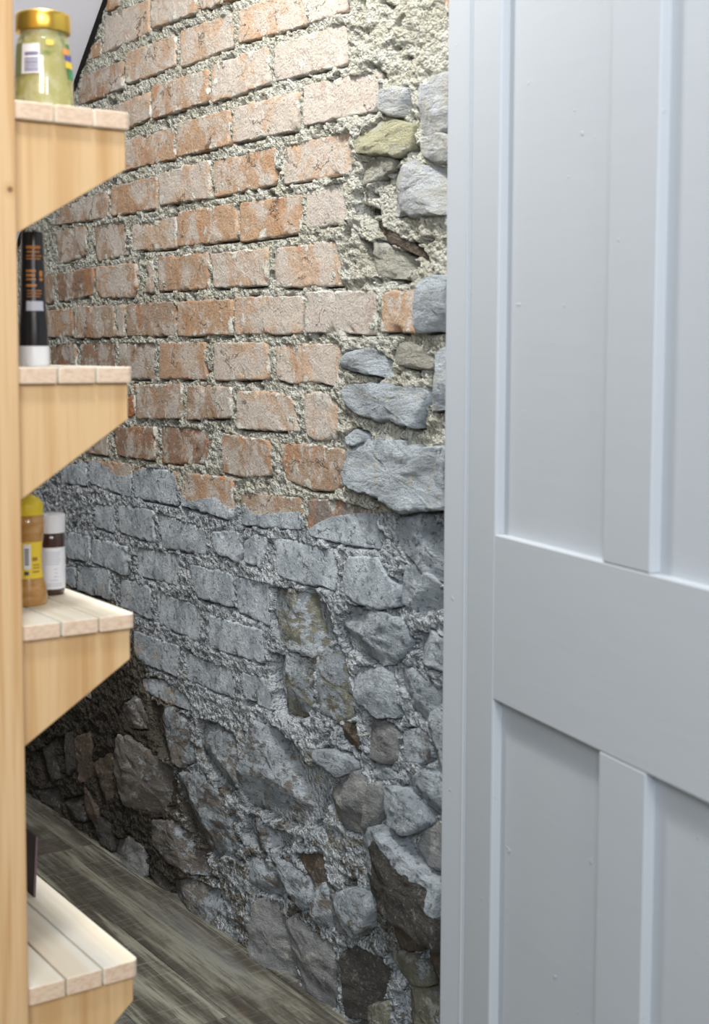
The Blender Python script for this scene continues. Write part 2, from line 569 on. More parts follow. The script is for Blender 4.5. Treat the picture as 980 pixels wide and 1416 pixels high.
STONES = """
u 26 588 400 612 385 630 384 630 455 586 458
u 16 476 496 482 490 500 484 512 482 530 490 543 498 545 512 543 523 520 516 495 512 477 508
m 10 546 488 556 476 570 476 590 487 603 500 602 511 575 508 548 503
u 18 482 540 490 531 515 532 560 535 595 540 590 570 583 592 560 585 535 578 505 575 488 562
u 22 605 500 620 480 630 480 630 560 600 568
w 14 532 128 545 122 570 125 572 150 555 160 533 155
y 16 495 195 515 172 540 168 575 172 574 205 555 218 530 212 500 212
w 22 590 125 620 105 632 103 632 180 590 187
w 20 494 270 515 255 550 240 580 228 600 232 632 228 632 296 560 295 530 298 497 288
w 18 592 192 632 188 632 224 600 222 590 212
t 6 498 292 512 297 545 322 580 343 594 362 575 352 540 335 512 312
u 30 483 628 500 612 540 608 580 620 632 618 632 702 600 702 570 705 545 690 510 678 484 668
u 16 484 605 498 596 510 602 510 610 488 614
m 6 500 225 530 216 550 222 545 236 515 250 500 258
m 8 500 330 530 338 560 355 585 366 560 385 525 380 505 360
s 14 555 715 590 712 632 735 632 800 595 800 560 760 548 735
s 12 560 780 590 785 610 810 612 835 585 850 560 835
s 14 575 872 600 875 632 890 632 930 600 920 580 905
s 20 475 850 490 842 520 843 555 855 567 870 570 895 545 920 515 910 480 900 472 870
l 8 378 812 400 815 440 822 458 845 466 880 440 905 410 900 385 885 374 850
l 8 374 900 400 908 436 912 438 960 430 985 400 995 385 985 376 940
l 7 442 912 470 890 485 930 490 985 470 1000 445 985
s 16 497 920 520 922 545 930 550 960 555 990 525 985 498 965 494 940
h 14 510 997 530 997 545 1005 556 1015 555 1050 545 1057 512 1045 508 1010
s 24 444 1035 470 1038 497 1052 498 1062 478 1070 462 1060 446 1048
t 8 478 1000 495 998 502 1028 495 1036 472 1020
h 26 499 1065 507 1075 512 1093 512 1148 490 1148 478 1140 463 1117 465 1091 480 1078
h 22 521 1084 531 1080 538 1100 532 1130 525 1150 522 1178 513 1150 514 1112
s 34 541 1087 556 1087 585 1105 606 1135 587 1146 574 1147 552 1132 544 1105
d 52 523 1152 536 1142 560 1158 600 1195 632 1222 632 1305 612 1296 585 1272 545 1255 532 1225 525 1190
h 20 596 1146 620 1140 632 1142 632 1205 606 1192 594 1170
n 36 480 1243 487 1228 510 1232 528 1239 530 1256 518 1275 505 1290 492 1275
h 16 460 1240 470 1236 485 1286 473 1290
d 16 479 1322 500 1308 525 1322 545 1345 535 1372 520 1402 490 1404 485 1352
h 18 360 1245 385 1245 400 1275 410 1320 418 1372 380 1345 358 1325 353 1280
h 16 402 1274 412 1268 435 1285 462 1308 467 1340 466 1392 440 1392 425 1370 412 1320
n 20 426 1225 455 1222 462 1240 470 1282 448 1276 440 1262
n 12 345 1182 365 1190 385 1210 393 1240 365 1230 350 1216
s 28 384 1178 400 1193 426 1208 436 1245 428 1256 412 1226
t 8 411 1180 450 1180 457 1214 444 1240 428 1206
n 16 172 1018 185 1020 210 1040 240 1060 248 1090 240 1120 215 1125 185 1115 168 1090 163 1050
d 14 139 1130 150 1130 160 1150 160 1175 145 1165 138 1150
h 16 161 1160 185 1157 202 1170 208 1210 195 1209 170 1190 160 1180
d 10 214 1196 235 1212 239 1240 220 1226
n 16 241 1216 270 1214 305 1230 308 1247 292 1290 265 1270 242 1246
n 10 168 978 190 965 203 985 205 1008 180 1003
n 9 206 972 235 980 262 1000 270 1050 255 1060 230 1045 208 1012
n 10 273 993 300 1000 330 1020 334 1080 315 1098 290 1062 275 1032
n 14 355 1000 385 1004 412 1030 430 1060 452 1056 456 1108 445 1140 412 1148 372 1130 342 1110 338 1060 348 1020
n 14 255 1068 285 1074 310 1106 322 1130 332 1172 300 1190 268 1160 256 1120
n 14 213 1132 248 1138 288 1184 308 1222 272 1206 236 1194 212 1164
n 12 338 1122 370 1140 408 1156 406 1174 380 1172 350 1170 338 1150
s 16 556 925 575 925 610 955 612 985 590 992 570 970 556 945
s 14 600 985 632 985 632 1092 606 1086 600 1040
n 12 562 1012 590 1010 598 1038 590 1055 562 1052
s 12 515 1055 545 1062 555 1075 530 1078
s 16 560 1086 595 1062 625 1096 632 1130 612 1128 590 1102
t 16 552 1280 575 1268 600 1285 603 1305 575 1312 555 1300
l 18 535 1315 560 1315 600 1330 605 1360 580 1360 550 1340
l 18 545 1372 590 1365 632 1382 632 1428 560 1424
l 14 498 1398 540 1382 545 1425 495 1428
t 14 600 1308 632 1312 632 1375 610 1365
d 8 50 1040 80 1020 84 1075 60 1085
d 12 85 1020 105 1008 110 1060 88 1075
t 10 107 1020 126 1012 136 1068 115 1082
t 12 130 1056 158 1040 162 1100 140 1112
d 10 88 1106 116 1098 119 1135 96 1130
t 12 118 1080 138 1120 136 1150 122 1142
d 8 50 1092 84 1088 90 1125 62 1108
"""
soffit_a = onX(148, 0, WX); soffit_b = onX(105, 120, WX)
SOFF_SLOPE = (soffit_a[1] - soffit_b[1]) / (soffit_a[0] - soffit_b[0])


def soffit_z(Y):
    return soffit_a[1] + SOFF_SLOPE * (Y - soffit_a[0])


def to_wall(nums):
    return np.array([onX(nums[i], nums[i + 1], WX) for i in range(0, len(nums), 2)])


pieces = []   # (is_brick, polygon, tint, pale, painted, wear, proud)
for ln in BRICKS.strip().splitlines():
    a = ln.split()
    tint, pale = BR[a[0]]
    w_ = to_wall([float(q) for q in a[1:]])
    pieces.append([True, w_, tint, pale, 0, 0.0, rng.normal(0.0, 0.0022) + (0.011 if w_[:, 0].mean() < 1.93 else 0.001)])
for ln in STONES.strip().splitlines():
    a = ln.split()
    tint, painted, wear_shade, pale = ST[a[0]]
    pieces.append([False, to_wall([float(q) for q in a[2:]]), tint, pale, painted, wear_shade, float(a[1]) * 0.001 - 0.004])


def inside(poly, P):
    x, y = P
    c = False
    n = len(poly)
    for i in range(n):
        x1, y1 = poly[i]; x2, y2 = poly[i - 1]
        if (y1 > y) != (y2 > y) and x < (x2 - x1) * (y - y1) / (y2 - y1) + x1:
            c = not c
    return c


# the same bond goes on where the shelves and the door hide it
HIDE = [[(-400, -60), (22, -60), (30, 700), (40, 1416), (-400, 1416)], [(20, 150), (168, 185), (165, 236), (24, 330)],
        [(20, 505), (182, 505), (178, 585), (28, 705)], [(20, 800), (190, 850), (186, 918), (36, 1045)],
        [(626, -60), (1400, -60), (1400, 1416), (622, 1416)]]
traced = [p[1] for p in pieces]
bbs = [(p[:, 0].min() - .01, p[:, 0].max() + .01, p[:, 1].min() - .01, p[:, 1].max() + .01) for p in traced]
k = 0
zrow = 1.231 - 13 * 0.0895
while zrow < 2.10:
    Y = 1.45 + (0.12 if k % 2 else 0.0)
    while Y < 3.5:
        y0, y1, z0, z1 = Y, Y + 0.226, zrow, zrow + 0.072
        cpx = proj(WX, (y0 + y1) / 2, (z0 + z1) / 2)
        ok = z1 < soffit_z(y1) - 0.01 and any(inside(h, cpx) for h in HIDE)
        if ok:
            for sy in np.linspace(y0, y1, 6):
                for sz in np.linspace(z0, z1, 4):
                    for pb, pp in zip(bbs, traced):
                        if pb[0] < sy < pb[1] and pb[2] < sz < pb[3] and (inside(pp, (sy, sz)) or True):
                            ok = False
        if ok:
            pieces.append([True, np.array([(y1, z1), (y0, z1), (y0, z0), (y1, z0)]), BR[random.choice('obbp')][0], 0.45, 0, 0.0, rng.normal(0, 0.002)])
        Y += 0.24
    zrow += 0.0895; k += 1


def set_attrs(me, tint, pale, paint, wear_shade, edge):
    n = len(me.vertices)
    a = me.attributes.new('tint', 'FLOAT_COLOR', 'POINT')
    a.data.foreach_set('color', np.tile(np.array([*tint, 1.0], np.float32), n))
    for nm, val in (('pale', pale), ('paint', paint), ('wear_shade', wear_shade), ('edge', edge)):
        a = me.attributes.new(nm, 'FLOAT', 'POINT')
        a.data.foreach_set('value', np.broadcast_to(np.asarray(val, np.float32), (n,)).copy())


def make_piece(rec, idx, parent):
    brick, poly, tint, pale, painted, wear_shade, proud = rec
    nxt = np.roll(poly, -1, axis=0)
    area2 = (poly[:, 0] * nxt[:, 1] - nxt[:, 0] * poly[:, 1])
    A = area2.sum() / 2
    c = np.array([((poly[:, 0] + nxt[:, 0]) * area2).sum(), ((poly[:, 1] + nxt[:, 1]) * area2).sum()]) / (6 * A)
    size = math.sqrt(abs(A))
    per = np.linalg.norm(nxt - poly, axis=1)
    n = int(np.clip(per.sum() / 0.0068, 28, 120))
    # resample the outline evenly, round the corners a little
    s = np.concatenate([[0], np.cumsum(per)])
    tt = (np.arange(n) + 0.5) / n * s[-1]
    cl = np.vstack([poly, poly[:1]])
    ring = np.stack([np.interp(tt, s, cl[:, 0]), np.interp(tt, s, cl[:, 1])], 1)
    for _ in range(1):
        ring = 0.25 * np.roll(ring, 1, 0) + 0.5 * ring + 0.25 * np.roll(ring, -1, 0)
    d = ring - c
    L = np.linalg.norm(d, axis=1, keepdims=True)
    amp = 0.0042 if brick else min(0.009, size * 0.06)
    jit = fbm(ring[:, 0] * 38, ring[:, 1] * 38, idx, 3)[:, None] * amp * 1.6
    d = d / L * (L + jit + (0.0012 if brick else 0.0045))
    steps = [1.0, 1.0, 0.985, 0.955, 0.91, 0.84, 0.75, 0.65, 0.54, 0.42, 0.29, 0.15]
    rad = min(0.0045 if brick else 0.008, size * 0.12)
    # the depth of the rounded arris at each ring, measured from the local edge distance
    V = []; E = []
    tilt = rng.normal(0, 0.012 if brick else 0.07, 2)
    facets = [(rng.normal(0, 0.28, 2), abs(rng.normal(0.004, 0.006))) for _ in range(3)]
    for j, t in enumerate(steps):
        P = c + d * t
        ed = (1 - t) * L[:, 0]
        round_ = np.sqrt(np.clip(1 - (1 - np.clip(ed / rad, 0, 1)) ** 2, 0, 1))
        h = proud - rad * (1 - round_) + (P - c) @ tilt
        if brick:
            h = h + 0.0022 * fbm(P[:, 0] * 22, P[:, 1] * 22, 300 + idx, 3) + 0.0009 * fbm(P[:, 0] * 130, P[:, 1] * 130, 9, 2)
            chip = sstep(0.25, 0.6, fbm(P[:, 0] * 26, P[:, 1] * 26, 77 + idx, 2)) * np.exp(-ed / 0.010)
            h = h - 0.010 * chip
        else:
            r = 0.55 * ridged(P[:, 0] * 9, P[:, 1] * 19, 500 + idx, 4) + 0.45 * fbm(P[:, 0] * 24, P[:, 1] * 40, 600 + idx, 4)
            for fn, fo in facets:
                h = np.minimum(h, proud + fo + (P - c) @ fn)
            h = h + min(0.011, size * 0.09) * r + 0.0022 * fbm(P[:, 0] * 110, P[:, 1] * 150, 8, 2)
        if j == 0:
            h = np.full(n, -0.03)
        V.append(np.stack([WX - h, P[:, 0], P[:, 1]], 1)); E.append(np.exp(-ed / 0.012))
    hc = V[-1][:, 0].mean()
    V.append(np.array([[hc, c[0], c[1]]])); E.append(np.zeros(1))
    V = np.vstack(V); E = np.concatenate(E)
    f = []
    for j in range(len(steps) - 1):
        for i in range(n):
            i2 = (i + 1) % n
            f.append((j * n + i, j * n + i2, (j + 1) * n + i2, (j + 1) * n + i))
    last = (len(steps) - 1) * n
    for i in range(n):
        f.append((last + i, last + (i + 1) % n, len(V) - 1))
    flip = A > 0
    org = np.array([WX, c[0], c[1]])
    nm = 'brick' if brick else 'stone'
    me = bpy.data.meshes.new(nm)
    if flip:
        f = [q[::-1] for q in f]
    me.from_pydata((V - org).tolist(), [], f)
    me.polygons.foreach_set('use_smooth', [True] * len(me.polygons))
    pv = paint_value(V[:, 1], V[:, 2]) if (brick or painted or wear_shade) else np.zeros(len(V))
    w = wear_shade_value(V[:, 1], V[:, 2]) * 0.6 + wear_shade
    if not brick and wear_shade >= 1: pv = pv * 0.5 + 0.3 * sstep(0.0, 0.03, V[:, 2] - c[1])
    if not brick and proud > 0.025:      # limewash still lies on the ledge of the stones that stick out most
        ledge = (E > 0.16) & (V[:, 2] > c[1] - 0.01)
        pv = np.where(ledge, 1.0, pv); w = np.where(ledge, -0.6, w)
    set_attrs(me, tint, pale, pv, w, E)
    me.update()
    o = link(nm, me, parent, MAT_BRICK if brick else MAT_STONE)
    o.location = org
    return o


def build_wall():
    dy = 0.0032
    ys = np.arange(1.40, 3.62, dy); zs = np.arange(-0.03, 2.46, dy)
    YY, ZZ = np.meshgrid(ys, zs)
    Y = YY.ravel(); Z = ZZ.ravel()
    pv = paint_value(Y, Z)
    # rubble: below the brickwork, and the jamb end near the door frame
    bl = sorted(onX(x, y, WX) for x, y in [(-200, 900), (150, 940), (260, 985), (372, 990), (380, 800), (440, 790), (470, 700), (474, 480), (484, 300), (484, 150), (484, -60)])
    by = np.array([p[0] for p in bl]); bz = np.array([p[1] for p in bl])
    low = sstep(0.0, 0.06, np.interp(Y, by, bz) - Z)
    jamb = sstep(2.02, 1.96, Y)
    rub = np.maximum(low, jamb)
    a = fbm(Y * 9, Z * 14, 1, 3)
    b = fbm(Y * 45, Z * 55, 2, 4, 0.6)
    cc = fbm(Y * 105, Z * 115, 3, 3, 0.6)
    r = ridged(Y * 11, Z * 24, 4, 4)
    flat = -0.0015 + 0.0035 * a + 0.0075 * b + 0.0060 * cc
    hole = sstep(0.26, 0.44, fbm(Y * 22, Z * 34, 5, 3))
    flat = flat - 0.020 * hole
    r2 = ridged(Y * 26, Z * 60, 14, 3)
    rough = -0.001 + 0.010 * a + 0.006 * r + 0.004 * r2 + 0.006 * b + 0.0045 * cc - 0.022 * hole
    h = flat * (1 - rub) + rough * rub + 0.002 * pv
    # under every brick and stone the mortar lies back, save for smears
    hh = h.reshape(YY.shape)
    smear = 0.007 * fbm(YY * 34, ZZ * 34, 21, 3)
    crev = fbm(YY * 17, ZZ * 17, 31, 3)
    for rec in pieces:
        pl = rec[1]
        i0 = max(0, int((pl[:, 0].min() - ys[0]) / dy)); i1 = int((pl[:, 0].max() - ys[0]) / dy) + 2
        j0 = max(0, int((pl[:, 1].min() - zs[0]) / dy)); j1 = int((pl[:, 1].max() - zs[0]) / dy) + 2
        gy = YY[j0:j1, i0:i1]; gz = ZZ[j0:j1, i0:i1]
        if gy.size == 0: continue
        ins = np.zeros(gy.shape, bool)
        for q in range(len(pl)):
            (ya, za), (yc, zc) = pl[q], pl[q - 1]
            if abs(zc - za) < 1e-9: continue
            ins ^= ((za > gz) != (zc > gz)) & (gy < (yc - ya) * (gz - za) / (zc - za) + ya)
        sub = hh[j0:j1, i0:i1]
        lim = rec[6] - 0.0035 + smear[j0:j1, i0:i1] if rec[0] else np.full(gy.shape, rec[6] - 0.022)
        sub[ins] = np.minimum(sub[ins], lim[ins])
        # open crevices here and there along the edge, mostly under it
        e0 = 3; j0, i0 = max(0, j0 - e0), max(0, i0 - e0); j1 += e0; i1 += e0
        gy = YY[j0:j1, i0:i1]; gz = ZZ[j0:j1, i0:i1]
        dist = np.full(gy.shape, 9.0)
        for q in range(len(pl)):
            A0 = pl[q - 1]; D = pl[q] - A0
            tq = np.clip(((gy - A0[0]) * D[0] + (gz - A0[1]) * D[1]) / (D @ D + 1e-12), 0, 1)
            dist = np.minimum(dist, np.hypot(gy - A0[0] - tq * D[0], gz - A0[1] - tq * D[1]))
        under = 0.22 * np.sign(pl[:, 1].mean() - gz) * np.clip(np.abs(pl[:, 1].mean() - gz) / 0.03, 0, 1)
        gate = sstep(0.10, 0.24, crev[j0:j1, i0:i1] + (under if rec[0] else under * 0.5 + 0.06))
        wid = 0.0055 if rec[0] else 0.008
        hh[j0:j1, i0:i1] -= 0.024 * sstep(wid, wid * 0.45, dist) * gate
    X = WX - h
    V = np.stack([X, Y, Z], 1)
    ny, nz = len(ys), len(zs)
    idx = np.arange(ny * nz).reshape(nz, ny)
    q = np.stack([idx[:-1, :-1], idx[1:, :-1], idx[1:, 1:], idx[:-1, 1:]], -1).reshape(-1, 4)
    me = bpy.data.meshes.new('wall_right')
    me.vertices.add(len(V)); me.vertices.foreach_set('co', V.astype(np.float32).ravel())
    me.loops.add(q.size); me.loops.foreach_set('vertex_index', q.astype(np.int32).ravel())
    me.polygons.add(len(q)); me.polygons.foreach_set('loop_start', np.arange(0, q.size, 4, dtype=np.int32))
    me.polygons.foreach_set('loop_total', np.full(len(q), 4, np.int32))
    me.update(calc_edges=True)
    me.validate()
    me.polygons.foreach_set('use_smooth', [True] * len(me.polygons))
    wv = wear_shade_value(Y, Z)
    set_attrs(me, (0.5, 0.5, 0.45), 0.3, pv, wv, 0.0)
    o = link('wall_right', me, None, MAT_MORTAR)
    tag(o, 'old wall of worn bricks over rubble stone, its lower half limewashed blue grey', kind='structure')
    return o


wall = build_wall()
for i, rec in enumerate(pieces):
    make_piece(rec, i, wall)

# ------------------------------------------------------------------ floor of weathered planks


def plank_material():
    t = NT('weathered_plank')
    rnd = t.n('ShaderNodeObjectInfo').outputs['Random']
    off = t.n('ShaderNodeCombineXYZ')
    for i in range(3):
        t.link(t.math('MULTIPLY', rnd, 23.0 + 9 * i), off.inputs[i])
    g = t.coords('Position', scale=(1, 0.05, 1), offset=off.outputs[0])
    g2 = t.coords('Position', scale=(1, 0.10, 1), offset=off.outputs[0])
    saw = t.coords('Position', scale=(0.12, 1, 1), offset=off.outputs[0])
    n1 = t.noise(g, 26.0, 6, 0.65, 0.6)
    n2 = t.noise(g2, 17.0, 6, 0.65, 0.8)
    n3 = t.noise(g, 150.0, 4, 0.7)
    c = t.mix(t.smooth(n2, 0.40, 0.60), (0.085, 0.076, 0.058), (0.35, 0.345, 0.27))
    c = t.mix(t.smooth(n1, 0.48, 0.62, 0.0, 0.85), c, (0.05, 0.045, 0.036))
    c = t.mix(t.smooth(t.noise(g2, 5.0, 4), 0.52, 0.66, 0.0, 0.7), c, (0.25, 0.275, 0.30))
    c = t.mix(t.smooth(t.noise(g2, 13.0, 4, 0.6, 0.5), 0.62, 0.72, 0.0, 0.6), c, (0.17, 0.10, 0.04))
    c = t.mix(t.smooth(n3, 0.50, 0.66, 0.0, 0.6), c, (0.045, 0.042, 0.036))
    s = t.noise(saw, 120.0, 3, 0.7)
    c = t.mix(t.smooth(s, 0.52, 0.68, 0.0, 0.28), c, (0.40, 0.40, 0.36))
    v = t.math('MULTIPLY', t.smooth(rnd, 0.35, 1.0), 0.6)
    c = t.mix(v, c, (0.08, 0.07, 0.055))
    hgt = t.math('ADD', n3, t.math('MULTIPLY', s, 0.4))
    return t.finish(c, 0.55, t.bump(hgt, 0.35, 0.0012))


MAT_PLANK = plank_material()
MAT_VOID = plain('dark_gap', (0.012, 0.011, 0.01), 0.9)
floor = box('floor', -1.6, 1.36, -1.6, 3.62, -0.06, -0.006, MAT_VOID)
tag(floor, 'dark grey brown weathered plank floor', kind='structure')
PW = 0.1495
x = 1.155 + PW
cuts = [[2.965, 1.76, 0.55, -0.65], [2.047, 0.85, -0.4], [2.62, 1.40, 0.2], [2.24, 1.02, -0.2]]
r = 0
while x > -1.5:
    x0, x1 = x - PW, x
    if r == 0: x1 = min(x1, 1.304)
    ends = [3.61] + cuts[r % 4] + [-1.6]
    for a, b in zip(ends[:-1], ends[1:]):
        p = box('plank', -PW / 2 + 0.0006, PW / 2 - 0.0006, b + 0.0005, a - 0.0005, -0.012, 0.0, MAT_PLANK, floor, 0.0012, 1)
        p.location.x = (x0 + x1) / 2
    x -= PW; r += 1
p = box('plank', 1.155 + PW + 0.0006, 1.36, 1.36, 3.61, -0.012, -0.0005, MAT_PLANK, floor)

# ------------------------------------------------------------------ soffit, partition and the unseen rest of the cupboard


def plaster(name, colr, rough=0.7):
    t = NT(name)
    pos = t.coords('Position')
    return t.finish(colr, rough, t.bump(t.noise(pos, 60.0, 5, 0.6), 0.08, 0.002))


MAT_SOFFIT = plaster('white_soffit_paint', (0.82, 0.84, 0.93))
MAT_WHITE = plaster('white_wall_paint', (0.76, 0.77, 0.79))
Yt = soffit_a[0] + (2.45 - soffit_a[1]) / SOFF_SLOPE
Yb = 3.62
so = prism('ceiling', [(Yt, 2.45), (Yb, soffit_z(Yb)), (Yb, soffit_z(Yb) + 0.05), (Yt, 2.50), (1.40, 2.50), (1.40, 2.45)], 'x', -0.4, WX - 0.008, MAT_SOFFIT)
tag(so, 'pale sloping plastered soffit under the stairs', kind='structure')
sl = math.atan(SOFF_SLOPE)
dz = 0.0025
gap = prism('shadow_gap', [(Yt, 2.45 - dz * 1.4), (Yb, soffit_z(Yb) - dz * 1.4), (Yb, soffit_z(Yb) + 0.004), (Yt, 2.454)], 'x', WX - 0.010, WX - 0.0, MAT_VOID)  # solid dark strip painted where the open gap would lie in shadow
tag(gap, 'thin dark strip standing in for the shadow gap between sloping soffit and brickwork', kind='structure')
MAT_BOARD = plain('dark_boarding', (0.10, 0.085, 0.07), 0.8)
tag(box('wall_back', -0.4, WX, 3.60, 3.66, 0, 2.5, MAT_BOARD), 'plain end wall of the cupboard', kind='structure')
tag(box('wall_left', -0.46, -0.4, 1.44, 3.66, 0, 2.5, MAT_BOARD), 'plain left wall of the cupboard', kind='structure')

# ------------------------------------------------------------------ door and its frame


def door_paint():
    t = NT('white_gloss_paint')
    pos = t.coords('Object')
    brush = t.coords('Object', scale=(0.10, 1, 1))
    n = t.noise(brush, 90.0, 4, 0.6)
    sp = t.smooth(t.noise(pos, 48.0, 3, 0.5), 0.72, 0.78)
    hgt = t.math('ADD', t.math('MULTIPLY', n, 0.5), t.math('MULTIPLY', sp, 1.5))
    hgt = t.math('ADD', hgt, t.math('MULTIPLY', t.noise(pos, 6.0, 3), 1.2))
    return t.finish((0.49, 0.525, 0.555), 0.5, t.bump(hgt, 0.4, 0.0012), Specular_IOR_Level=0.4)


MAT_DOOR = door_paint()
# hinge corner of the door face; the leaf stands open towards the viewer
hx, hy = 1.146, 1.392
ang = math.atan(1320 / 1907.) - math.atan((490 + 320) / 1907.)      # how far the open leaf turns in from the wall's direction
du = np.array([-math.sin(ang), -math.cos(ang)])                      # along the leaf, hinge -> free edge
dn = np.array([-math.cos(ang), math.sin(ang)])                       # face normal, towards the viewer's left


def door_uz(px, py, depth=0.0):
    d = ray(px, py)
    o = np.array([hx, hy]) - dn * depth
    # solve t*d_xy = o + u*du
    A = np.array([[d[0], -du[0]], [d[1], -du[1]]])
    t, u = np.linalg.solve(A, o)
    return u, H + d[2] * t


u_st = door_uz(684, 740)[0]
z_rt = door_uz(684, 739)[1]
z_rb = door_uz(683, 968)[1]
u_m0 = door_uz(832.5, 777)[0]
u_m1 = door_uz(897.5, 792)[0]
pw = u_m0 - u_st + 0.012
u_l0 = u_m1 + pw - 0.012
u_end = u_l0 + u_st
TH, RE = 0.042, 0.013
print('door', u_st, z_rt, z_rb, u_m0, u_m1, u_end)
door = empty('door_1', (hx, hy, 0.006), math.atan2(du[1], du[0]))
tag(door, 'white painted four panel door standing open on the right', kind='structure')
# local axes of the leaf: +x along the leaf, +y into its thickness (away from the viewer's side)
sgn = 1.0 if np.dot(np.array([-du[1], du[0]]), dn) < 0 else -1.0
Y0, Y1 = (0.0, TH) if sgn > 0 else (-TH, 0.0)


def dbox(name, u0, u1, z0, z1, a, b, bev=0.0018):
    ya, yb = (a, b) if sgn > 0 else (-b, -a)
    return box(name, u0, u1, ya, yb, z0 - 0.006, z1 - 0.006, MAT_DOOR, door, bev, 2)


DH = 2.0
dbox('stile', 0.0, u_st, 0.008, DH, 0, TH, 0.003)
dbox('stile', u_l0, u_end, 0.008, DH, 0, TH, 0.003)
dbox('rail', u_st, u_l0, z_rb, z_rt, 0, TH)
dbox('rail', u_st, u_l0, 0.008, 0.20, 0, TH)
dbox('rail', u_st, u_l0, DH - 0.11, DH, 0, TH)
dbox('muntin', u_m0, u_m1, z_rt, DH - 0.11, 0, TH)
dbox('muntin', u_m0, u_m1, 0.20, z_rb, 0, TH)
for (a, b) in ((u_st, u_m0), (u_m1, u_l0)):
    dbox('panel', a - 0.006, b + 0.006, z_rt - 0.006, DH - 0.104, RE, TH - RE, 0)
    dbox('panel', a - 0.006, b + 0.006, 0.194, z_rb + 0.006, RE, TH - RE, 0)
# frame post the door hangs on: its face turned to the opening is the pale strip beside the stone
fx = hx + 0.002
fy1 = fx * (lambda d: d[1] / d[0])(ray(615, 485))
post = box('trim_2', fx, fx + 0.10, hy + 0.002, fy1, 0.0, 2.05, MAT_DOOR, None, 0.003)
tag(post, 'white painted door post against the rough wall', kind='structure')
bead = box('bead', fx - 0.0014, fx + 0.01, hy + 0.007, hy + 0.0105, 0.0, 2.04, MAT_DOOR, post, 0.001)
tag(box('wall_front', fx + 0.10, WX + 0.02, hy + 0.012, fy1 - 0.01, 0.0, 2.45, MAT_WHITE), 'short return of wall behind the open door', kind='structure')

# ------------------------------------------------------------------ pine shelving


def pine(name, axis, light=(0.72, 0.48, 0.25), dark=(0.55, 0.30, 0.11), freq=60.0, knots=()):
    t = NT(name)
    rnd = t.n('ShaderNodeObjectInfo').outputs['Random']
    off = t.n('ShaderNodeCombineXYZ')
    for i in range(3):
        t.link(t.math('MULTIPLY', rnd, 13.0 + 5 * i), off.inputs[i])
    s = {'z': (1, 1, 0.035), 'y': (1, 0.05, 1)}[axis]
    g = t.coords('Position', scale=s, offset=off.outputs[0])
    n1 = t.noise(g, freq, 3, 0.5, 0.3)
    n2 = t.noise(g, freq * 4, 3, 0.6)
    n3 = t.noise(g, 9.0, 3, 0.5)
    c = t.mix(t.smooth(n1, 0.42, 0.66), light, dark)
    c = t.mix(t.smooth(n2, 0.45, 0.75, 0.0, 0.35), c, dark)
    c = t.mix(t.smooth(n3, 0.45, 0.7, 0.0, 0.4), c, light)
    for kx_, ky_, kz_, rad in knots:
        vm = t.n('ShaderNodeVectorMath', operation='DISTANCE')
        t.link(t.n('ShaderNodeNewGeometry').outputs['Position'], vm.inputs[0])
        vm.inputs[1].default_value = (kx_, ky_, kz_)
        dd = vm.outputs['Value']
        c = t.mix(t.smooth(dd, rad * 0.8, rad * 3.2, 0.45, 0.0), c, dark)
        c = t.mix(t.smooth(dd, rad * 0.5, rad * 1.1, 0.9 if axis == 'z' else 0.35, 0.0), c, (0.22, 0.09, 0.035))
    if axis == 'y':      # sawn end grain of the slats
        sep = t.n('ShaderNodeSeparateXYZ')
        t.link(t.n('ShaderNodeTexCoord').outputs['Normal'], sep.inputs[0])
        ring = t.noise(t.coords('Position', scale=(1, 1, 2.2), offset=off.outputs[0]), 130.0, 3, 0.6)
        end = t.mix(t.smooth(ring, 0.4, 0.66), (0.76, 0.58, 0.42), (0.66, 0.46, 0.31))
        c = t.mix(t.smooth(t.math('ABSOLUTE', sep.outputs[1]), 0.6, 0.85), c, end)
    return t.finish(c, 0.5, t.bump(n2, 0.1, 0.0008))


YF, YB = 1.442, 1.460          # front faces of the upright and of the brackets
kn = onY(14, 262, YF)
MAT_PINE_V = pine('pine_upright', 'z', knots=[(kn[0], YF, kn[1], 0.004)])
MAT_PINE_B = pine('pine_bracket', 'z', light=(0.71, 0.475, 0.24), dark=(0.54, 0.295, 0.11), freq=42.0)
MAT_PINE_S = pine('pine_slat', 'y', light=(0.91, 0.86, 0.74), dark=(0.82, 0.71, 0.53), freq=36.0, knots=[(*onZ(131, 1279, 0.449), 0.449, 0.004)])
XU = onY(30, 700, YF)[0]
XR = float(np.mean([onY(px, py, YB)[0] for px, py in ((165, 205), (177, 560), (183, 890), (190, 1370))]))
XS = float(np.mean([onY(px, py, 1.45)[0] for px, py in ((181, 165), (181, 518), (188, 858), (197, 1337))]))
shelf = empty('shelf_unit', (XU - 0.02, YF + 0.03, 0))
tag(shelf, 'pale pine shelf unit with stepped slanting brackets and slatted shelves, along the left', 'shelf')
so_ = np.array(shelf.location)


def shelf_part(o):
    o.parent = shelf
    o.matrix_parent_inverse = Matrix.Translation(-shelf.location)
    return o


